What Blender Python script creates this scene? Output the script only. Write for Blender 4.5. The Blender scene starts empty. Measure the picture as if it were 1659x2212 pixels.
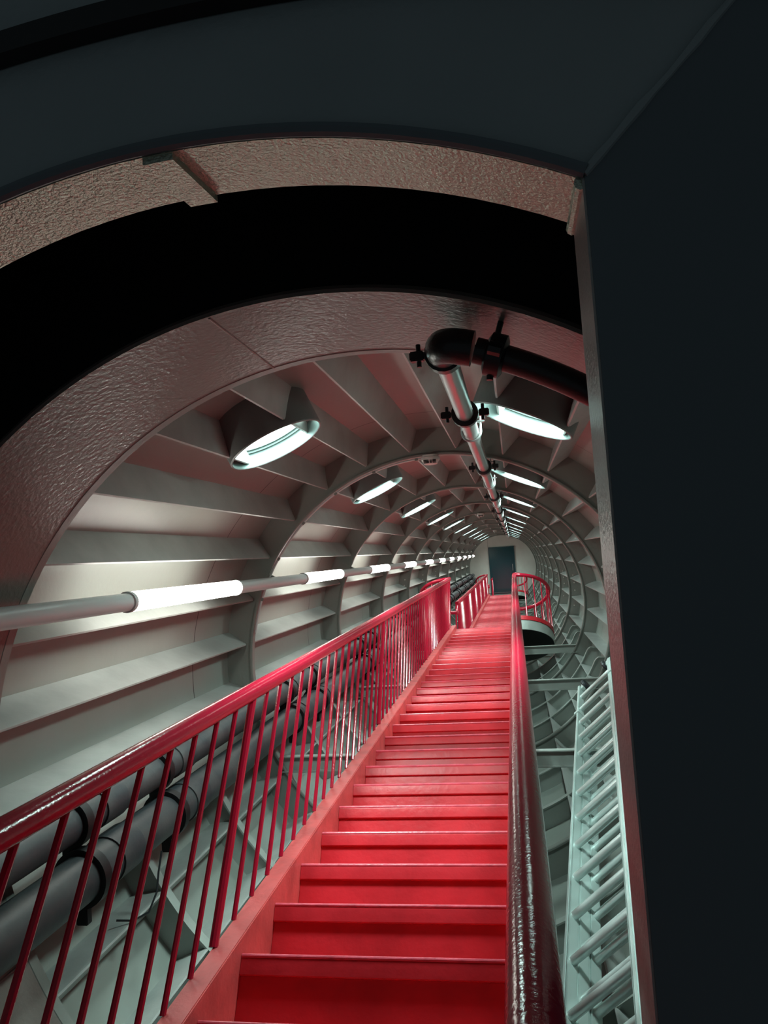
import bpy, bmesh, math, random
from math import sin, cos, pi, radians as R_
from mathutils import Matrix, Vector
random.seed(4)
C = bpy.context.scene.collection
TH = 0.6050749                      # slope of the tube
CT, ST = cos(TH), sin(TH)
PIT = 2.345                         # ring pitch
W0 = 2.086                          # first ring
RI, RO = 1.207, 1.37
NR = 12
WEND = W0 + PIT*11 + 0.05

def T(u, n, w): return Vector((u, w*CT - n*ST, w*ST + n*CT))

# ------------------------------------------------------------------ materials
def mat(name, col, rough=.4, metal=0., bump=0., bscale=60., var=0., vscale=4., emit=None, estr=0, coat=0., spec=.5, col2=None):
    m = bpy.data.materials.new(name); m.use_nodes = True
    nt = m.node_tree; b = nt.nodes['Principled BSDF']
    b.inputs['Base Color'].default_value = (*col, 1)
    b.inputs['Roughness'].default_value = rough
    b.inputs['Metallic'].default_value = metal
    b.inputs['Specular IOR Level'].default_value = spec
    if coat: b.inputs['Coat Weight'].default_value = coat; b.inputs['Coat Roughness'].default_value = .12
    if emit: b.inputs['Emission Color'].default_value = (*emit, 1); b.inputs['Emission Strength'].default_value = estr
    tc = nt.nodes.new('ShaderNodeTexCoord')
    if bump:
        nz = nt.nodes.new('ShaderNodeTexNoise'); nz.inputs['Scale'].default_value = bscale; nz.inputs['Detail'].default_value = 3
        bp = nt.nodes.new('ShaderNodeBump'); bp.inputs['Strength'].default_value = bump; bp.inputs['Distance'].default_value = .004
        nt.links.new(tc.outputs['Object'], nz.inputs['Vector']); nt.links.new(nz.outputs['Fac'], bp.inputs['Height'])
        nt.links.new(bp.outputs['Normal'], b.inputs['Normal'])
    if var:
        n2 = nt.nodes.new('ShaderNodeTexNoise'); n2.inputs['Scale'].default_value = vscale; n2.inputs['Detail'].default_value = 5
        mx = nt.nodes.new('ShaderNodeMix'); mx.data_type = 'RGBA'
        c2 = col2 if col2 else tuple(c*(1-var) for c in col)
        mx.inputs[6].default_value = (*col, 1); mx.inputs[7].default_value = (*c2, 1)
        rp = nt.nodes.new('ShaderNodeValToRGB'); rp.color_ramp.elements[0].position = .42; rp.color_ramp.elements[1].position = .68
        nt.links.new(tc.outputs['Object'], n2.inputs['Vector']); nt.links.new(n2.outputs['Fac'], rp.inputs['Fac'])
        nt.links.new(rp.outputs['Color'], mx.inputs[0]); nt.links.new(mx.outputs[2], b.inputs['Base Color'])
    return m

M = {}
M['frame'] = mat('grey_green_gloss_paint', (.25, .27, .245), .33, bump=.25, bscale=45, var=.12, vscale=3)
M['stringer'] = mat('pale_grey_gloss_paint', (.40, .425, .405), .32, bump=.2, bscale=40, var=.18, vscale=5)
M['collar'] = mat('taupe_gloss_paint', (.22, .195, .175), .28, bump=.45, bscale=70, var=.15, vscale=2.5)
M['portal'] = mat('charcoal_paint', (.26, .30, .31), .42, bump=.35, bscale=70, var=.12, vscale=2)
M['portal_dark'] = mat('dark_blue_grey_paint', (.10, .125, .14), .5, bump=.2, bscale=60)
M['soffit'] = mat('cream_hammered_paint', (.52, .57, .46), .3, metal=.5, bump=1.0, bscale=170)
M['jamb'] = mat('grey_hammered_paint', (.40, .39, .37), .3, bump=.5, bscale=120)
M['black'] = mat('black_rubber', (.004, .005, .006), .5)
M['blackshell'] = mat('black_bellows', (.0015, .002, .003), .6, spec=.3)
M['red'] = mat('red_gloss_paint', (.60, .022, .034), .36, bump=.35, bscale=30, var=.22, vscale=6, spec=.36)
M['redrail'] = mat('red_rail_lacquer', (.52, .010, .040), .16, bump=.16, bscale=120)
M['redtop'] = mat('red_paint_painted_sheen', (.76, .12, .12), .4, bump=.3, bscale=60, var=.25, vscale=9)  # side beam red, lightened to pink: gloss reflection put into the colour
M['nosing'] = mat('worn_edge_painted_highlight', (.80, .11, .16), .3, bump=.4, bscale=60, var=.3, vscale=14)  # worn step edge, with its bright highlight line painted in as pink
M['foam'] = mat('dusty_pipe_lagging', (.035, .042, .048), .5, bump=.3, bscale=25, var=.1, vscale=5, col2=(.07, .075, .075))
M['zinc'] = mat('galvanised_steel', (.55, .57, .56), .34, metal=1, bump=.12, bscale=60)
M['iron'] = mat('black_painted_iron', (.018, .020, .022), .3, bump=.25, bscale=80)
M['alu'] = mat('brushed_aluminium', (.62, .74, .71), .34, metal=.3, bump=.1, bscale=90)
M['rung'] = mat('rung_aluminium', (.66, .75, .73), .26, metal=.45)
M['wheel'] = mat('black_plastic', (.02, .025, .03), .4)
M['conduit'] = mat('grey_plastic_conduit', (.66, .68, .67), .3)
M['tube'] = mat('lit_diffuser', (.9, .9, .88), .4, emit=(1, .97, .89), estr=10)
M['disc'] = mat('lit_skylight', (.9, .95, .95), .4, emit=(.74, 1, .96), estr=12)
M['sleeve_in'] = mat('white_sleeve_paint', (.15, .205, .195), .45, bump=.15, bscale=40)
M['sleeve_out'] = mat('dark_sleeve_paint', (.16, .17, .165), .4, bump=.3, bscale=40)
M['endwall'] = mat('off_white_board', (.60, .60, .55), .6, var=.08)
M['doorglass'] = mat('teal_glass', (.004, .05, .062), .12, coat=.4)
M['doorframe'] = mat('teal_frame', (.01, .05, .06), .35)
M['white'] = mat('white_plastic', (.7, .7, .66), .4)
M['slot'] = mat('black_slot', (.01, .01, .01), .6)
M['beam'] = mat('pale_green_beam_paint', (.36, .40, .37), .36, bump=.25, bscale=40, var=.15)

def shell_mat():
    m = mat('shell_paint', (.40, .365, .345), .36, bump=.2, bscale=30)
    nt = m.node_tree; b = nt.nodes['Principled BSDF']
    tc = nt.nodes.new('ShaderNodeTexCoord')
    # broad patches of repaint
    n2 = nt.nodes.new('ShaderNodeTexNoise'); n2.inputs['Scale'].default_value = 2.2; n2.inputs['Detail'].default_value = 4
    mx = nt.nodes.new('ShaderNodeMix'); mx.data_type = 'RGBA'
    mx.inputs[6].default_value = (.31, .35, .33, 1); mx.inputs[7].default_value = (.245, .265, .225, 1)
    nt.links.new(tc.outputs['Object'], n2.inputs['Vector'])
    nt.links.new(n2.outputs['Fac'], mx.inputs[0])
    # open joint half way between the frames
    sp = nt.nodes.new('ShaderNodeSeparateXYZ'); nt.links.new(tc.outputs['Object'], sp.inputs[0])
    w = nt.nodes.new('ShaderNodeTexNoise'); w.inputs['Scale'].default_value = 9
    nt.links.new(tc.outputs['Object'], w.inputs['Vector'])
    ad = nt.nodes.new('ShaderNodeMath'); ad.operation = 'MULTIPLY_ADD'; ad.inputs[1].default_value = .012
    nt.links.new(w.outputs['Fac'], ad.inputs[0]); nt.links.new(sp.outputs['Y'], ad.inputs[2])
    md = nt.nodes.new('ShaderNodeMath'); md.operation = 'PINGPONG'; md.inputs[1].default_value = PIT/2
    sb = nt.nodes.new('ShaderNodeMath'); sb.operation = 'SUBTRACT'; sb.inputs[1].default_value = 1.575
    nt.links.new(ad.outputs[0], sb.inputs[0]); nt.links.new(sb.outputs[0], md.inputs[0])
    lt = nt.nodes.new('ShaderNodeMath'); lt.operation = 'LESS_THAN'; lt.inputs[1].default_value = .004
    nt.links.new(md.outputs[0], lt.inputs[0])
    m2 = nt.nodes.new('ShaderNodeMix'); m2.data_type = 'RGBA'; m2.inputs[7].default_value = (.02, .02, .02, 1)
    nt.links.new(lt.outputs[0], m2.inputs[0]); nt.links.new(mx.outputs[2], m2.inputs[6]); nt.links.new(m2.outputs[2], b.inputs['Base Color'])
    return m
M['shell'] = shell_mat()

# ------------------------------------------------------------------ mesh helpers (all add to a bmesh)
def bx(bm, x0, x1, y0, y1, z0, z1, bev=0.):
    r = bmesh.ops.create_cube(bm, size=1.0)
    for v in r['verts']:
        v.co = Vector(((x0+x1)/2 + v.co.x*(x1-x0), (y0+y1)/2 + v.co.y*(y1-y0), (z0+z1)/2 + v.co.z*(z1-z0)))
    if bev:
        es = list({e for v in r['verts'] for e in v.link_edges})
        bmesh.ops.bevel(bm, geom=es, offset=bev, segments=2, affect='EDGES', clamp_overlap=True)

def loft(bm, rows, close_row=True, close_path=False, caps=True):
    vs = [[bm.verts.new(p) for p in r] for r in rows]
    n = len(rows[0]); m = len(vs)
    for i in range(m if close_path else m-1):
        a, b = vs[i], vs[(i+1) % m]
        for j in range(n if close_row else n-1):
            k = (j+1) % n
            bm.faces.new((a[j], a[k], b[k], b[j]))
    if caps and close_row and not close_path:
        bm.faces.new(vs[0][::-1]); bm.faces.new(vs[-1])
    return vs

def tube(bm, pts, r, seg=12, caps=True, closed=False):
    pts = [Vector(p) for p in pts]; rows = []; n = len(pts)
    prev = None
    for i, p in enumerate(pts):
        if closed: t = (pts[(i+1) % n]-pts[i-1]).normalized()
        else: t = ((pts[min(i+1, n-1)]-p).normalized() + (p-pts[max(i-1, 0)]).normalized()).normalized()
        if prev is None:
            a = Vector((0, 0, 1)) if abs(t.z) < .9 else Vector((1, 0, 0)); x = t.cross(a).normalized()
        else: x = (prev - t*prev.dot(t)).normalized()
        prev = x; y = t.cross(x)
        rr = r[i] if isinstance(r, (list, tuple)) else r
        rows.append([p + (x*cos(2*pi*k/seg)+y*sin(2*pi*k/seg))*rr for k in range(seg)])
    loft(bm, rows, True, closed, caps)

def lathe_y(bm, prof, a0=0., a1=360., seg=120, closed=True):
    """prof: loop of (r, y); revolved about the Y axis, angles in the XZ plane"""
    full = abs(a1-a0) >= 359.9
    rows = []
    for i in range(seg if full else seg+1):
        a = R_(a0+(a1-a0)*i/seg)
        rows.append([Vector((r*cos(a), y, r*sin(a))) for r, y in prof])
    loft(bm, rows, closed, full, closed and not full)

def prism_x(bm, poly, x0, x1):
    loft(bm, [[Vector((x0, y, z)) for y, z in poly], [Vector((x1, y, z)) for y, z in poly]])
def prism_y(bm, poly, y0, y1):
    loft(bm, [[Vector((x, y0, z)) for x, z in poly], [Vector((x, y1, z)) for x, z in poly]])

def mesh(name, bm, m, sm=35):
    bmesh.ops.remove_doubles(bm, verts=bm.verts, dist=1e-5)
    bmesh.ops.recalc_face_normals(bm, faces=bm.faces)
    me = bpy.data.meshes.new(name); bm.to_mesh(me); bm.free()
    me.materials.append(m)
    if sm:
        for p in me.polygons: p.use_smooth = True
        me.set_sharp_from_angle(angle=R_(sm))
    return me
def inst(name, me, parent=None, loc=(0, 0, 0), rot=(0, 0, 0)):
    o = bpy.data.objects.new(name, me); C.objects.link(o)
    o.location = loc; o.rotation_euler = rot
    if parent: o.parent = parent
    return o
def obj(name, bm, m, parent=None, loc=(0, 0, 0), rot=(0, 0, 0), sm=35):
    return inst(name, mesh(name, bm, m, sm), parent, loc, rot)
def B(): return bmesh.new()
def tag(o, label=None, cat=None, group=None, kind=None):
    if label: o['label'] = label
    if cat: o['category'] = cat
    if group: o['group'] = group
    if kind: o['kind'] = kind
    return o
TR = (TH, 0, 0)
def tthing(name, label, cat, u, n, w, group=None):                # Empty aligned with the tube: x=u, y=w, z=n
    o = inst(name, None, None, T(u, n, w), TR); return tag(o, label, cat, group)
def wthing(name, label, cat, loc, group=None):                    # Empty aligned with gravity
    return tag(inst(name, None, None, loc), label, cat, group)
ORD = ['nearest', 'second', 'third', 'fourth', 'fifth', 'sixth', 'seventh', 'eighth', 'ninth', 'tenth', 'eleventh', 'farthest']
def nth(i): return ORD[i] + ('' if i in (0, 11) else ' nearest')

# ------------------------------------------------------------------ SHELL
b = B(); lathe_y(b, [(RO, W0-.02), (RO, WEND), (RO+.03, WEND), (RO+.03, W0-.02)], seg=168)
o = obj('wall_tube', b, M['shell'], None, (0, 0, 0), TR); tag(o, kind='structure')
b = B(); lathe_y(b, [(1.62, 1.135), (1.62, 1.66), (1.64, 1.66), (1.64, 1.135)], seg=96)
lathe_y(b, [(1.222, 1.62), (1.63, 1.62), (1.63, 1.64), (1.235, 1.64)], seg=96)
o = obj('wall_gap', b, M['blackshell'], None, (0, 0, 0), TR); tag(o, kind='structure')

# collar = long flange of the first frame
b = B(); lathe_y(b, [(RI-.002, 1.59), (RI-.002, W0+.004), (1.225, W0+.004), (1.225, 1.60), (1.214, 1.59)], seg=168)
col = obj('trim_13', b, M['collar'], None, (0, 0, 0), TR); tag(col, kind='structure')
for a, a2 in ((100.7, 100.7), (122.2, 111.5), (31, 31), (205, 205)):
    b = B(); aa = R_(a); ab = R_(a2); tube(b, [((RI-.001)*cos(aa+(ab-aa)*i/8), 1.60+(W0-1.60)*i/8, (RI-.001)*sin(aa+(ab-aa)*i/8)) for i in range(9)], .0035 if a == a2 else .0015, 8)
    obj('weld_seam', b, M['collar'], col)

# frames (T-section rings) + V stringers + low intermediate ribs
ring_bm = B()
lathe_y(ring_bm, [(RI, -.022), (RI-.004, -.018), (RI-.004, .018), (RI, .022), (RI+.01, .022), (RI+.01, .006), (RO+.004, .006), (RO+.004, -.006), (RI+.01, -.006), (RI+.01, -.022)], seg=168)
ring_me = mesh('frame_ring', ring_bm, M['frame'])
rim_bm = B()
# stringer: V section with rounded tip, open side against the shell
def stringer_mesh():
    b = B(); dep = .135; hw = .052
    prof = [(RO+.003, -hw), (RO-dep+.012, -.006), (RO-dep, 0.0), (RO-dep+.012, .006), (RO+.003, hw)]
    # V: upper leg square to the shell, lower leg splayed
    prof = [(RO+.004, -.066), (RO-dep+.010, -.010), (RO-dep+.001, -.004), (RO-dep+.001, .003), (RO-dep+.010, .008), (RO+.004, .036)]
    y0, y1 = .006, PIT-.006
    rows = []
    for y, k in ((y0, 1), (y1-.045, 1), (y1-.012, .93), (y1, .86)):
        rows.append([Vector((RO - (RO-r)*k, y, z)) for r, z in prof])
    loft(b, rows)
    return mesh('stringer', b, M['stringer'], 25)
str_me = stringer_mesh()
def rib_mesh():
    # crescent web with a flange that turns outwards with a round corner at each end
    b = B(); r0 = 1.235
    path = []
    a0, a1 = 205., 335.
    for i in range(7):
        t = i/6*pi/2; path.append((a0+ (1-sin(t))*(-3.2)+0, RO-.0 - (RO-r0)*(1-cos(t))*1.0 if i else RO))
    path = [(a0-3.6, RO+.003), (a0-3.2, RO-.05), (a0-2.4, r0+.022), (a0-1.2, r0+.006), (a0, r0)]
    n = 44
    path += [(a0+(a1-a0)*i/n, r0) for i in range(1, n)]
    path += [(a1, r0), (a1+1.2, r0+.006), (a1+2.4, r0+.022), (a1+3.2, RO-.05), (a1+3.6, RO+.003)]
    P = [Vector((r*cos(R_(a)), 0, r*sin(R_(a)))) for a, r in path]
    rows = []
    for i, p in enumerate(P):
        q = P[min(i+1, len(P)-1)]; s = P[max(i-1, 0)]; t = (q-s).normalized()
        nrm = Vector((-t.z, 0, t.x))          # towards / away from centre
        if nrm.dot(p) < 0 : nrm = -nrm
        if i in (0, len(P)-1): nrm = Vector((-t.z, 0, t.x)) if Vector((-t.z, 0, t.x)).z < 0 else Vector((t.z, 0, -t.x))
        rows.append([p + Vector((0, -.024, 0)), p + Vector((0, .024, 0)), p + nrm*.008 + Vector((0, .024, 0)), p + nrm*.008 + Vector((0, -.024, 0))])
    loft(b, rows)
    for i in range(len(P)-1):
        a, c = P[i], P[i+1]
        A = [a, c, c.normalized()*(RO+.004), a.normalized()*(RO+.004)]
        if (A[2]-A[1]).length < .002 and (A[3]-A[0]).length < .002: continue
        for y in (-.005, .005):
            vs = [b.verts.new(v + Vector((0, y, 0))) for v in A]
            try: b.faces.new(vs)
            except ValueError: pass
    return mesh('rib', b, M['beam'], 30)
rib_me = rib_mesh()
for k in range(NR):
    o = inst('trim_%d' % (k+1), ring_me, None, T(0, 0, W0+PIT*k), TR); tag(o, kind='structure')
    if k < NR-1:
        for j in range(28):
            a = 83.57 + 360/28*j
            inst('stringer', str_me, o, (0, 0, 0), (0, -R_(a), 0))
        for d in (.78, 1.56): inst('rib', rib_me, o, (0, d, 0))

# bolt heads on some far frames
b = B()
bolt_bm = B(); tube(bolt_bm, [(0, -.014, 0), (0, 0, 0)], .010, 8); bolt_me = mesh('bolt', bolt_bm, M['white'])
for k in (4, 5, 6):
    par = bpy.data.objects['trim_%d' % (k+1)]
    for a in (168, 172, 8, 3, -2, -7, -12):
        inst('bolt', bolt_me, par, (1.285*cos(R_(a)), -.008, 1.285*sin(R_(a))))

# ------------------------------------------------------------------ PORTAL
UJ = .555; RA = 1.222
def portal():
    b = B(); y0, y1 = .99, 1.008
    phi0 = math.degrees(math.acos(UJ/RA)); n = 96
    inn, out = [], []
    for i in range(n+1):
        f = i/n; a = R_(phi0 + (360-2*phi0)*f); inn.append((RA*cos(a), RA*sin(a)))
        a2 = R_(49 + (360-98)*f); out.append((5.3*cos(a2), 5.3*sin(a2)))
    vs = []
    for (x, z), (X, Z) in zip(inn, out):
        vs.append([Vector((x, y0, z)), Vector((X, y0, Z)), Vector((X, y1, Z)), Vector((x, y1, z))])
    loft(b, vs)
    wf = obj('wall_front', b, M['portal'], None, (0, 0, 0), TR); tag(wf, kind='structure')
    # soffit band
    b = B(); lathe_y(b, [(RA-.004, .992), (RA-.004, 1.13), (RA+.012, 1.13), (RA+.012, .992)], phi0, 360-phi0, 96)
    s = obj('trim_14', b, M['soffit'], None, (0, 0, 0), TR); tag(s, kind='structure')
    # overlapping strap on the soffit
    b = B()
    for q in (0, 1):
        rows = []
        for i in range(5):
            aa = R_(91.0 + i*.56)
            rows.append([Vector(((RA-.004-t)*cos(aa + sk), y, (RA-.004-t)*sin(aa + sk))) for y, t, sk in ((.994, .0, .0), (.994, .011, 0), (1.134, .011, -.01), (1.134, 0, -.01))])
    loft(b, rows)
    obj('strap', b, M['soffit'], s)
    # weld bead between soffit and front plate
    b = B(); pts = []
    for i in range(121):
        aa = R_(phi0 + (360-2*phi0)*i/120); r = RA+.004; pts.append((r*cos(aa), .984, r*sin(aa)))
    tube(b, pts, .010, 8); obj('weld_bead', b, M['portal_dark'], s)
    # right hand plate, jamb and mitre weld
    b = B(); zt = math.sqrt(RA*RA-UJ*UJ)
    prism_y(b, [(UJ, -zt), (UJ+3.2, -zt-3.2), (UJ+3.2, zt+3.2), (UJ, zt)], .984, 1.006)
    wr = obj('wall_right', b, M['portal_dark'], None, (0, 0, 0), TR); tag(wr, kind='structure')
    b = B(); bx(b, UJ-.003, UJ+.012, .987, 1.134, -zt, zt-.002, .001)
    j = obj('trim_15', b, M['jamb'], None, (0, 0, 0), TR); tag(j, kind='structure')
    b = B(); pts = []
    for i in range(60):
        t = i/59*1.6; pts.append((UJ + t*.7071 + random.uniform(-.0015, .0015), .984, zt + t*.7071))
    tube(b, pts, [.006+random.uniform(-.0015, .0015) for _ in pts], 8); obj('weld_bead', b, M['portal'], wr)
    b = B(); tube(b, [(UJ-.004, .99, zt-.008), (UJ-.004, 1.135, zt-.008)], .010, 10)
    obj('weld_bead', b, M['soffit'], j)
    # rolled edge higher on the front plate
    b = B(); lathe_y(b, [(3.000, .988), (3.006, .965), (3.038, .962), (3.044, .988)], 75, 115, 80)
    e = obj('trim_16', b, M['black'], None, T(.05, -1.591, 0), TR); tag(e, kind='structure')
portal()

# ------------------------------------------------------------------ END WALL + DOOR
b = B(); lathe_y(b, [(.0005, WEND-.03), (RO, WEND-.03), (RO, WEND), (.0005, WEND)], seg=96)
o = obj('wall_end', b, M['endwall'], None, (0, 0, 0), TR); tag(o, kind='structure')
b = B(); bx(b, -.484, -.478, WEND-.036, WEND-.03, .79, 1.21); obj('panel_joint', b, M['slot'], o)
b = B()
for x0, x1, z0, z1 in ((-.48, -.455, -.95, .78), (.443, .468, -.95, .78), (-.48, .468, .755, .78)): bx(b, x0, x1, WEND-.09, WEND-.03, z0, z1, .003)
d = obj('door_1', b, M['doorframe'], None, (0, 0, 0), TR); tag(d, kind='structure')
b = B()
for i in range(12):      # pane of narrow upright strips, each a hair out of line
    x0 = -.455 + i*.0749; dy = random.uniform(0, .006)
    bx(b, x0, x0+.0749, WEND-.062-dy, WEND-.045, -.95, .755)
obj('pane', b, M['doorglass'], d)
b = B(); tube(b, [(.37, WEND-.09, -.12), (.37, WEND-.09, .12)], .012, 8); obj('door_handle', b, M['zinc'], d)

# ------------------------------------------------------------------ LIGHT LINE ON THE LEFT
LU, LN = -.997, .509
def light_line():
    cond = tthing('lighting_conduit', 'pale grey conduit running along the left wall between the strip lights', 'conduit', LU, LN, 0)
    seg_bm = B(); g0, g1 = 3.685, 2.565+PIT
    tube(seg_bm, [(0, 0, 0), (0, g1-g0, 0)], .0335, 20); sm_ = mesh('conduit_section', seg_bm, M['conduit'])
    tb = B(); tube(tb, [(0, .018, 0), (0, 1.102, 0)], .038, 20); tme = mesh('diffuser', tb, M['tube'])
    cb = B(); tube(cb, [(0, 0, 0), (0, .02, 0)], .040, 20); cme = mesh('end_cap', cb, M['conduit'])
    kb = B(); bx(kb, -.012, .012, -.012, .012, 0, .17, .003); kme = mesh('bracket', kb, M['frame'])
    for k in range(-1, NR-1):
        w = 2.565 + PIT*k
        if k >= 0:
            t = tthing('strip_light', '%s of the tubular strip lights along the left wall' % nth(k) if k else 'nearest tubular strip light, the long bright one on the left wall', 'light', LU, LN, w, 'strip lights on the left wall')
            inst('diffuser', tme, t); inst('end_cap', cme, t); inst('end_cap', cme, t, (0, 1.10, 0))
        else:
            t = None
        if k < NR-2:
            inst('conduit_section', sm_, cond, (0, w+1.12, 0))
    # near run, carried past the portal
    b = B(); tube(b, [(0, -.8, 0), (0, 3.685-PIT, 0)], .0335, 20); obj('conduit_section', b, M['conduit'], cond)
    for k in range(NR-1):      # saddles that hold the conduit to the frames
        inst('bracket', kme, cond, (0, W0+PIT*(k+1), 0), (0, -R_(62), 0))
light_line()

# ------------------------------------------------------------------ ROUND SKYLIGHTS
def skylights():
    r = .205; z0 = 1.205; zt = 1.372
    b = B()
    rows = []
    N = 56
    for rr, z in ((r, zt), (r, z0+.004), (r-.003, z0), (r-.008, z0), (r-.010, z0+.004)):
        rows.append([Vector((rr*cos(2*pi*i/N), rr*sin(2*pi*i/N), z)) for i in range(N)])
    loft(b, rows, True, False, False); so = mesh('sleeve', b, M['sleeve_out'])
    b = B(); rows = []
    for rr, z in ((r-.010, z0+.003), (r-.011, z0+.060), (r-.022, z0+.062), (r-.022, z0+.070), (r-.034, z0+.072), (r-.034, z0+.090)):
        rows.append([Vector((rr*cos(2*pi*i/N), rr*sin(2*pi*i/N), z)) for i in range(N)])
    loft(b, rows, True, False, False); si = mesh('lining', b, M['sleeve_in'])
    b = B(); rr = r-.034
    top = [b.verts.new((rr*cos(2*pi*i/N), rr*sin(2*pi*i/N), z0+.082)) for i in range(N)]; b.faces.new(top)
    up = [b.verts.new((rr*cos(2*pi*i/N), rr*sin(2*pi*i/N), z0+.090)) for i in range(N)]; b.faces.new(up)
    for i in range(N): b.faces.new((top[i], top[(i+1) % N], up[(i+1) % N], up[i]))
    di = mesh('glowing_pane', b, M['disc'], 0)
    for k in range(NR-1):
        for s, side in ((1, 'left'), (-1, 'right')):
            t = inst('round_skylight', None, None, T(0, 0, 0), (0, 0, 0))
            w = 2.92 + PIT*k
            ang = R_(24.3)*s     # leaning to the left (+) or right (-)
            t.matrix_world = Matrix.Translation(T(0, 0, w)) @ Matrix.Rotation(TH, 4, 'X') @ Matrix.Rotation(-ang, 4, 'Y')
            tag(t, '%s glowing round skylight sleeve on the %s of the ceiling pipe' % (nth(k), side), 'skylight', 'round skylights in the ceiling')
            inst('sleeve', so, t); inst('lining', si, t); inst('glowing_pane', di, t)
            ld = bpy.data.lights.new('skylight_lamp', 'AREA'); ld.shape = 'DISK'; ld.size = .33; ld.energy = 14; ld.color = (.74, 1, .95); ld.spread = R_(128)
            lo = bpy.data.objects.new('skylight_lamp', ld); C.objects.link(lo); lo.parent = t; lo.location = (0, 0, z0+.079)
skylights()

# ------------------------------------------------------------------ CEILING PIPE
def ceiling_pipe():
    u, n, r = .297, 1.088, .0305
    P = tthing('sprinkler_pipe', 'galvanised ceiling pipe with black couplings and a black elbow at its near end', 'pipe', u, n, 1.7)
    b = B(); tube(b, [(0, .05, 0), (0, WEND-1.72, 0)], r, 20); obj('pipe_run', b, M['zinc'], P)
    # elbow: from +y to the arc direction
    a_s = math.atan2(n, u); R0 = math.hypot(u, n)
    dirx = Vector((sin(a_s), 0, -cos(a_s)))
    pts = [Vector((0, .055, 0)), Vector((0, .035, 0))]
    for i in range(1, 9):
        t = i/8*pi/2; pts.append(Vector((0, .035, 0)) + Vector((0, -.045*sin(t), 0)) + dirx*.045*(1-cos(t)))
    pts.append(pts[-1] + dirx*.03)
    b = B(); tube(b, pts, .041, 20); obj('elbow', b, M['iron'], P)
    y_e = -.010
    b = B(); pts = []
    for i in range(40):
        a = a_s - R_(4.2) - R_(60)*i/39
        pts.append((R0*cos(a)-u, y_e, R0*sin(a)-n))
    tube(b, pts, r, 20); obj('branch_pipe', b, M['iron'], P, sm=35)
    def coupling(y, name='coupling'):
        b = B(); tube(b, [(0, y-.022, 0), (0, y-.016, 0), (0, y+.016, 0), (0, y+.022, 0)], [.036, .047, .047, .036], 20)
        for s in (-1, 1):
            bx(b, s*.066-.018, s*.066+.018, y-.012, y+.012, -.012, .012, .003); tube(b, [(s*.062, y, -.026), (s*.062, y, .03)], .006, 8)
        obj(name, b, M['iron'], P)
    for y in (.08, .88, 2.55, 4.86, 7.2, 9.55, 11.9, 14.2, 16.6, 18.9): coupling(y)
    # coupling on the branch, square to it
    b = B(); c = Vector(pts[1]); tv = (Vector(pts[2])-Vector(pts[0])).normalized()
    tube(b, [c-tv*.006, c, c+tv*.034, c+tv*.04], [.038, .050, .050, .038], 20)
    up = Vector((cos(a_s), 0, sin(a_s)))
    for s in (-1, 1):
        q = c+tv*.017+Vector((0, s*.058, 0)); tube(b, [q-tv*.014, q+tv*.014], .016, 8)
    tube(b, [c+tv*.012+up*.046, c+tv*.014+up*.082], .007, 8)
    tube(b, [c+tv*.012-up*.046, c+tv*.014-up*.058], .008, 8)
    obj('coupling', b, M['iron'], P)
    # U-bolt hangers under frames and between
    ub = B(); pts = []
    for i in range(17):
        a = pi + pi*i/16; pts.append((.038*cos(a), 0, .038*sin(a)))
    pts = [(-.038, 0, .06)] + pts + [(.038, 0, .06)]
    tube(ub, pts, .005, 8); bx(ub, -.055, .055, -.012, .012, .035, .043, .002); bx(ub, -.010, .010, -.006, .006, .043, .115)
    ume = mesh('hanger', ub, M['zinc'])
    for y in [1.28, 3.5] + [1.28+PIT*k for k in range(1, 10)]: 
        if y != 3.5: inst('hanger', ume, P, (0, y, 0))
    for k in range(1, 11): inst('hanger', ume, P, (0, W0+PIT*k-1.7-.05, 0))
ceiling_pipe()

# ------------------------------------------------------------------ SMOKE DETECTORS
def detectors():
    b = B(); rows = []
    for r, z in ((.050, .012), (.050, .0), (.056, -.002), (.056, -.018), (.046, -.030), (.040, -.042), (.034, -.044)):
        rows.append([Vector((r*cos(2*pi*i/28), r*sin(2*pi*i/28), z)) for i in range(28)])
    loft(b, rows); me = mesh('housing', b, M['white'])
    b = B()
    for z in (-.024, -.031, -.038):
        for x0, x1 in ((-.038, -.006), (-.001, .012), (.017, .036)): bx(b, x0, x1, -.0535-.25*(z+.024), -.038, z-.0018, z+.0018)
    sl = mesh('vent', b, M['slot'], 0)
    for k, lab in ((1, 'nearest white smoke detector under the frame beside the ceiling pipe'), (4, 'second nearest small white smoke detector under a ceiling frame'), (8, 'farthest tiny white smoke detector near the end wall')):
        t = tthing('smoke_detector', lab, 'detector', -.02, RI-.012, W0+PIT*k-.005, 'smoke detectors')
        inst('housing', me, t); inst('vent', sl, t)
    # cable clipped to the frame flange up to the detector
    b = B(); pts = []
    for i in range(60):
        a = R_(92 + 78*i/59); pts.append(((RI-.014)*cos(a), 0, (RI-.014)*sin(a)))
    tube(b, pts, .006, 8)
    o = obj('detector_cable', b, M['conduit'], None, T(0, 0, W0+PIT-.01), TR)
    tag(o, 'thin grey cable clipped to the second frame, running from the nearest smoke detector', 'cable')
    for a in (95, 108, 121, 134, 147, 160):
        bb = B(); bx(bb, -.01, .01, -.008, .008, -.009, .006, .002); obj('clip', bb, M['frame'], o, ((RI-.014)*cos(R_(a)), 0, (RI-.014)*sin(R_(a))), (0, -R_(a)+pi/2, 0))
detectors()

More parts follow.
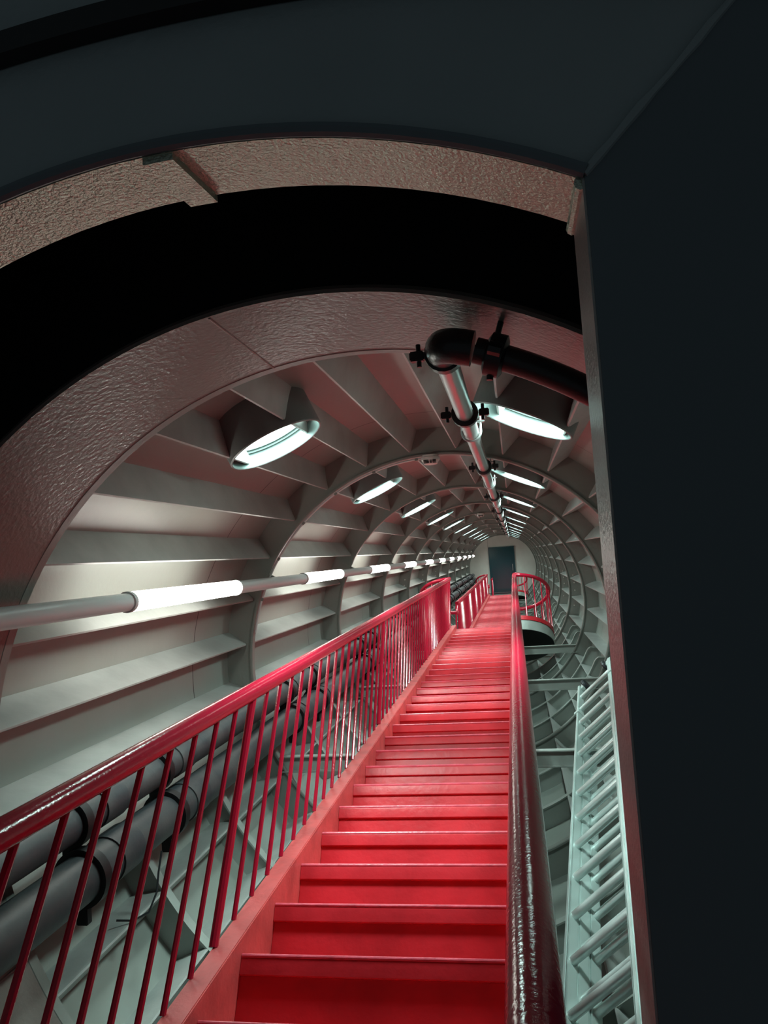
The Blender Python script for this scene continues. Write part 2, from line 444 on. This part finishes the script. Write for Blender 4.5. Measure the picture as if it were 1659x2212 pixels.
# ------------------------------------------------------------------ LAGGED PIPES, LOW LEFT
def lagged(u, n, r, label, off):
    P = tthing('lagged_pipe', label, 'pipe', u, n, 0)
    b = B(); tube(b, [(0, 1.15, 0), (0, WEND-.08, 0)], r, 28); obj('lagging', b, M['foam'], P)
    cb = B(); tube(cb, [(0, -.020, 0), (0, .020, 0)], r+.018, 28); bx(cb, -.02, .02, -.015, .015, -r-.07, -r, .003); cme = mesh('pipe_clamp', cb, M['black'])
    sb = B(); lathe_y(sb, [(r-.002, -.07), (r+.006, -.07), (r+.006, .07), (r-.002, .07)], seg=28); sme = mesh('lagging_joint', sb, M['foam'])
    w = 2.30+off; i = 0
    while w < WEND-.3:
        inst('pipe_clamp', cme, P, (0, w, 0))
        inst('lagging_joint', sme, P, (0, w+.20, 0))
        w += .60 if i % 2 == 0 else PIT-.60; i += 1
lagged(-1.050, -.372, .078, 'lower of the two dark lagged pipes on the left, with black clamp bands', 0)
lagged(-1.105, -.205, .066, 'upper of the two dark lagged pipes, against the left wall behind the balusters', .02)

# ------------------------------------------------------------------ CROSS BEAMS UNDER THE STAIR
def beams():
    b = B(); n1, h, fw = 0, .095, .05
    x = 1.075
    bx(b, -x, x, -fw/2, fw/2, -.008, 0, .002); me_t = mesh('top_flange', b, M['beam'])
    b = B(); bx(b, -x, x, .0, .007, -h, -.004); me_w = mesh('web', b, M['beam'])
    b = B(); bx(b, -x, x, -fw/2, fw/2, -h, -h+.008, .002); me_b = mesh('bottom_flange', b, M['beam'])
    for k in range(1, NR):
        t = tthing('cross_beam', ('%s pale green I-beam crossing the tube under the red stairs' % nth(k-1 if k < 11 else 11)), 'beam', 0, -.548 - (.35 if k > 3 else 0), W0+PIT*k, 'cross beams under the stairs')
        s = 1 if k <= 3 else .80
        for nm, me in (('top_flange', me_t), ('web', me_w), ('bottom_flange', me_b)):
            o = inst(nm, me, t); o.scale = (s, 1, 1)
beams()

# ------------------------------------------------------------------ STAIRS
UL, UR = -.434, .352
def yz(w, n): return (w*CT-n*ST, w*ST+n*CT)
def flight(idx, w_first, n_first, ang, count, i0, uL, uR, label, rail_labels, wr0, wr1, rail_off=.676, nb_phase=0, thick=()):
    g, h = .306*cos(ang), .306*sin(ang)
    Y0, Z0 = yz(w_first, n_first)
    S = wthing('staircase', label, 'stairs', (0, Y0, Z0))
    prof = [(0.0, -.014), (.001, -.008), (.0035, -.0035), (.008, -.001), (.014, 0), (g+.014, 0), (g+.014, -.006), (.020, -.006), (.020, -h-.001), (.012, -h-.001), (.012, -.054), (.003, -.054), (0, -.051)]
    b = B(); prism_x(b, prof, uL+.001, uR); sme = mesh('step', b, M['red'], 20)
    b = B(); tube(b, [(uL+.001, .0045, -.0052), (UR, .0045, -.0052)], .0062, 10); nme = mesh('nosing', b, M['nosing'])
    for i in range(i0, count):
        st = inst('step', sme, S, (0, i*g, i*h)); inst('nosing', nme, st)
    d = Vector((0, cos(ang), sin(ang))); nn = Vector((0, -sin(ang), cos(ang)))
    # side beams: flat bar on edge with a broad top
    for s, ua, ub in ((-1, uL-.066, uL), (1, uR, uR+.066)):
        b = B(); L0, L1 = i0*.306-.1, (count-1)*.306+.09
        for (xa, xb, za, zb) in ((ua, ub, .030, .042), (ub-.012 if s < 0 else ua, ub if s < 0 else ua+.012, -.19, .034)):
            rows = []
            for L in (L0, L1):
                rows.append([Vector((xx, 0, 0)) + d*L + nn*zz for xx, zz in ((xa, za), (xb, za), (xb, zb), (xa, zb))])
            loft(b, rows)
        es = [e for e in b.edges if e.calc_length() > 1]; bmesh.ops.bevel(b, geom=es, offset=.003, segments=2, affect='EDGES')
        obj('side_beam', b, M['redtop'], S)
    out = []
    for s, ur, lab in ((-1, uL-.064, rail_labels[0]), (1, uR+.059, rail_labels[1])):
        RL = wthing('stair_railing', lab, 'railing', (ur, Y0, Z0))
        out.append(RL)
        a = (wr0-w_first)*1.0; e = (wr1-w_first)*1.0
        b = B(); n = 60
        pts = [d*(a+(e-a)*i/n) + nn*rail_off for i in range(n+1)]
        tube(b, pts, .029, 18); obj('handrail', b, M['redrail'], RL)
        hgt = (rail_off-.02-.042)/cos(ang)
        b = B(); tube(b, [(0, 0, 0), (0, 0, hgt)], .0082, 8); bal = mesh('baluster', b, M['redrail'])
        b = B(); tube(b, [(0, 0, 0), (0, 0, hgt)], .0135, 10); post = mesh('post', b, M['redrail'])
        k = 0; t0 = nb_phase - w_first
        j = int((a - t0)/.1555) - 1
        while True:
            t = t0 + j*.1555
            base = d*t + nn*.040
            if t > e - .44: break
            if t > a - .3:
                isth = (j % 17 == 0)
                inst('post' if isth else 'baluster', post if isth else bal, RL, base)
            j += 1
        # end post under the end of the rail
        t = e - hgt*sin(ang) + .0
        inst('post', post, RL, d*t + nn*.040)
    return S, out, (Y0, Z0, g, h, d, nn)

A1 = TH + .00967
S1, R1, q1 = flight(1, 2.106, -.521+.0204, A1, 28, -7, UL, UR, 'lower flight of red painted steel stairs climbing from the foreground',
    ('red railing with round handrail on the left of the lower flight', 'red handrail and balusters on the right of the lower flight, beside the ladder'),
    .25, 10.60, .676, nb_phase=2.0575)
Y0, Z0, g, h, d, nn = q1
Ye, Ze = Y0+27*g, Z0+27*h
Lnd = .97
ang2 = TH
Y2, Z2 = Ye+Lnd, Ze+.306*sin(ang2)
w2 = Y2*CT+Z2*ST; n2 = -Y2*ST+Z2*CT
S2, R2, q2 = flight(2, w2, n2, ang2, 46, 0, UL, UR, 'upper flight of red stairs beyond the first landing',
    ('red railing on the left of the upper flight, starting with an upturned hook', 'red railing on the right of the upper flight behind the rounded balcony'),
    w2+.40, w2+45*.306+.25, .676, nb_phase=w2+.05)
Yf, Zf = q2[0]+45*q2[2], q2[1]+45*q2[3]
Y3, Z3 = Yf+.62, Zf+.306*sin(TH)
w3 = Y3*CT+Z3*ST; n3 = -Y3*ST+Z3*CT
S3, R3, q3 = flight(3, w3, n3, TH, 6, 0, UL+.12, UR, 'short top flight of red stairs in front of the teal door',
    ('short red railing left of the door at the top of the stairs', 'short red railing on the right at the very top of the stairs'),
    w3+.2, w3+5*.306, .70, nb_phase=w3+.05)

def landing(Yn, Zn, L, D, rz, name, lab, bays, yoff):
    P = wthing('stair_landing', lab, 'landing', (0, Yn, Zn))
    b = B(); bx(b, UL-.066, UR+.066, 0.016, L+.01, -.035, -.001, .002); obj('floor_plate', b, M['red'], P)
    r = D/2
    for s, uc, label in bays:
        # half-round balcony floor (part of the landing)
        b = B(); N = 28
        pts = [(uc + s*r*sin(pi*i/N), yoff+r - r*cos(pi*i/N)) for i in range(N+1)]
        lo = [b.verts.new((x, y, -.158)) for x, y in pts]; hi = [b.verts.new((x, y, -.001)) for x, y in pts]
        b.faces.new(lo); b.faces.new(hi)
        for i in range(N): b.faces.new((lo[i], lo[i+1], hi[i+1], hi[i]))
        b.faces.new((lo[0], lo[-1], hi[-1], hi[0]))
        obj('balcony_floor', b, M['black'], P)
        for nm, z0, z1, rr, m in (('kick_plate', -.015, .045, r+.012, M['red']), ('fascia', -.16, -.016, r+.004, M['beam'])):
            b = B(); rows = []
            for i in range(N+1):
                t = pi*i/N
                rows.append([Vector((uc + s*q*sin(t), yoff+r - q*cos(t), z)) for q, z in ((rr, z0), (rr, z1), (rr-.008, z1), (rr-.008, z0))])
            loft(b, rows); obj(nm, b, m, P)
        Q = wthing('curved_railing', label, 'railing', (uc, Yn+yoff+r, Zn), 'curved balcony railings on the landings')
        b = B(); z = rz
        pts = [Vector((0, -r-.01, z))]
        for i in range(N+1):
            t = pi*i/N; pts.append(Vector((s*r*sin(t), -r*cos(t), z)))
        pts += [Vector((-s*.012, r+.045, z+.015)), Vector((-s*.012, r+.10, z+.06)), Vector((0, r+.135, z+.14)), Vector((0, r+.15, z+.21))]
        tube(b, pts, .026, 16); obj('handrail', b, M['redrail'], Q)
        b = B(); tube(b, [(0, 0, -.02), (0, 0, z)], .0078, 8); bal = mesh('baluster', b, M['redrail'])
        for i in range(1, 11):
            t = pi*i/11; inst('baluster', bal, Q, (s*r*sin(t), -r*cos(t), 0))
        b = B(); tube(b, [(0, 0, -.02), (0, 0, z)], .012, 8); obj('post', b, M['redrail'], Q, (0, r, 0))
    return P
rl, rr_ = UL-.064, UR+.059
landing(Ye, Ze, Lnd, .95, .70, 'l1', 'first red landing with a rounded balcony on each side', (
    (-1, rl, 'curved red balcony railing on the left of the first landing'), (1, rr_, 'large curved red balcony railing on the right of the first landing')), -.19)
landing(Yf, Zf, .62, .80, .70, 'l2', 'small upper landing just below the teal door', (
    (-1, rl, 'small far curved red railing on the left near the door'), (1, rr_, 'small far curved red railing on the right near the door')), -.19)
# ------------------------------------------------------------------ LADDER
def ladder():
    P0 = Vector((.808, 5.292, -.426)); P1 = Vector((.485, 2.33, -.78))     # (u, w, n)
    D = (P0-P1).normalized()
    X = Vector((.727, -.159, .668)); X = (X - D*X.dot(D)).normalized()
    Nn = X.cross(D).normalized()      # face normal
    if Nn.z < 0: Nn = -Nn
    W = .268
    L = tthing('extension_ladder', 'aluminium extension ladder in three stacked sections leaning on the right beside the stairs', 'ladder', P0.x, P0.z, P0.y)
    Mx = Matrix((( X.x, D.x, Nn.x), (X.y, D.y, Nn.y), (X.z, D.z, Nn.z)))    # columns X, D, Nn in (u,w,n)
    rot = Mx.to_euler()
    # sections: (x offset, normal offset, top, bottom, rung phase)
    secs = ((0, 0, .22, -4.75, 0), (.004, -.048, -.42, -4.75, .09), (.008, -.096, -.75, -4.75, .02))
    rb = B(); tube(rb, [(-.002, 0, 0), (W+.002, 0, 0)], .016, 14); rme = mesh('rung', rb, M['rung'])
    F = L; stiles = []
    def put(name, me_or_bm, m, loc=(0, 0, 0)):
        me = me_or_bm if m is None else mesh(name, me_or_bm, m)
        o = inst(name, me, F, Mx @ Vector(loc), rot); return o
    for si, (xo, zo, yt, yb, ph) in enumerate(secs):
        for s in (0, 1):
            b = B()
            x0, x1 = ((-.020, 0) if s == 0 else (W, W+.030)); x0 += xo; x1 += xo
            hh = .0225
            # C channel: web plus two flanges and a raised lip on the face
            xw0, xw1 = (x1-.005, x1) if s == 0 else (x0, x0+.005)
            bx(b, x0, x1, yb, yt, zo+hh-.005, zo+hh, .001)
            bx(b, x0, x1, yb, yt, zo-hh, zo-hh+.005, .001)
            bx(b, xw0, xw1, yb, yt, zo-hh, zo+hh)
            bx(b, (x0+x1)/2-.004, (x0+x1)/2+.004, yb, yt, zo+hh, zo+hh+.003)
            st = put('stile', b, M['alu'])
            if si == 0: stiles.append(st)
        y = 0.0 - ph if si == 0 else yt-.12-ph
        while y > yb+.08:
            if si != 0 or True: put('rung', rme, None, (xo, y, zo))
            y -= .25
    # guide brackets
    for x, y in ((-.036, -.33), (W-.003, -.12)):
        b = B(); bx(b, x, x+.040, y-.02, y+.02, -.08, .030, .003); obj('guide_bracket', b, M['alu'], stiles[0 if x < 0 else 1])
    # wall wheels at the top
    wb = B(); rows = []
    for x, r in ((-.014, .020), (-.012, .040), (-.006, .045), (.006, .045), (.012, .040), (.014, .020)):
        rows.append([Vector((x, r*cos(2*pi*i/24), r*sin(2*pi*i/24))) for i in range(24)])
    loft(wb, rows); wme = mesh('wheel', wb, M['wheel'])
    for x in (.030, W-.040):
        put('wheel', wme, None, (x, .235, -.01))
    for x in (.002, W-.022):
        b = B(); bx(b, x, x+.02, .16, .25, -.012, .012, .002); obj('wheel_bracket', b, M['alu'], stiles[0 if x < .1 else 1])
    # lock slots on the outer stile
    for i in range(16):
        bb = B(); bx(bb, W+.0295, W+.0315, -.1-i*.25, -.088-i*.25, -.018, .012, .0)
        obj('slot', bb, M['slot'], stiles[1])
ladder()

# thin drain hose hanging by the lower pipe
b = B(); o0 = T(-.99, -.47, 2.72)
pts = [Vector((0, 0, .02)), Vector((0, .01, -.05)), Vector((.01, .01, -.12)), Vector((.0, .0, -.19)), Vector((-.05, -.01, -.22)), Vector((-.10, -.04, -.225))]
tube(b, pts, .004, 8)
o = obj('hanging_wire', b, M['iron'], None, o0); tag(o, 'thin dark wire hanging from the clamp of the lower lagged pipe', 'wire')

# ------------------------------------------------------------------ WORLD / CAMERA
wd = bpy.data.worlds.new('World'); bpy.context.scene.world = wd; wd.use_nodes = True
bg = wd.node_tree.nodes['Background']; bg.inputs[0].default_value = (.72, .92, 1, 1); bg.inputs[1].default_value = .045

cam = bpy.data.cameras.new('Camera'); co = bpy.data.objects.new('Camera', cam); C.objects.link(co)
RM = [[0.9830102, 0.0677543, 0.1705879], [-0.0775178, 0.9956738, 0.0512324], [-0.1663787, -0.0635856, 0.9840097]]
def cv(r): return T(r[0], -r[1], r[2])          # (x, y-down, w) -> world
X_, Yd, F_ = cv(RM[0]), cv(RM[1]), cv(RM[2])
m = Matrix.Identity(4)
for i in range(3): m[i][0], m[i][1], m[i][2] = X_[i], -Yd[i], -F_[i]
p = T(.42449, .60208, 0)
for i in range(3): m[i][3] = p[i]
co.matrix_world = m
cam.sensor_fit = 'VERTICAL'; cam.sensor_height = 36; cam.sensor_width = 27; cam.lens = 36*1607.557/2212
cam.clip_start = .03; cam.clip_end = 100
sc = bpy.context.scene; sc.camera = co
sc.view_settings.view_transform = 'Standard'; sc.view_settings.look = 'None'; sc.view_settings.gamma = 1; sc.view_settings.exposure = .3
sc.view_settings.use_curve_mapping = False
sc.cycles.max_bounces = 10; sc.cycles.diffuse_bounces = 6
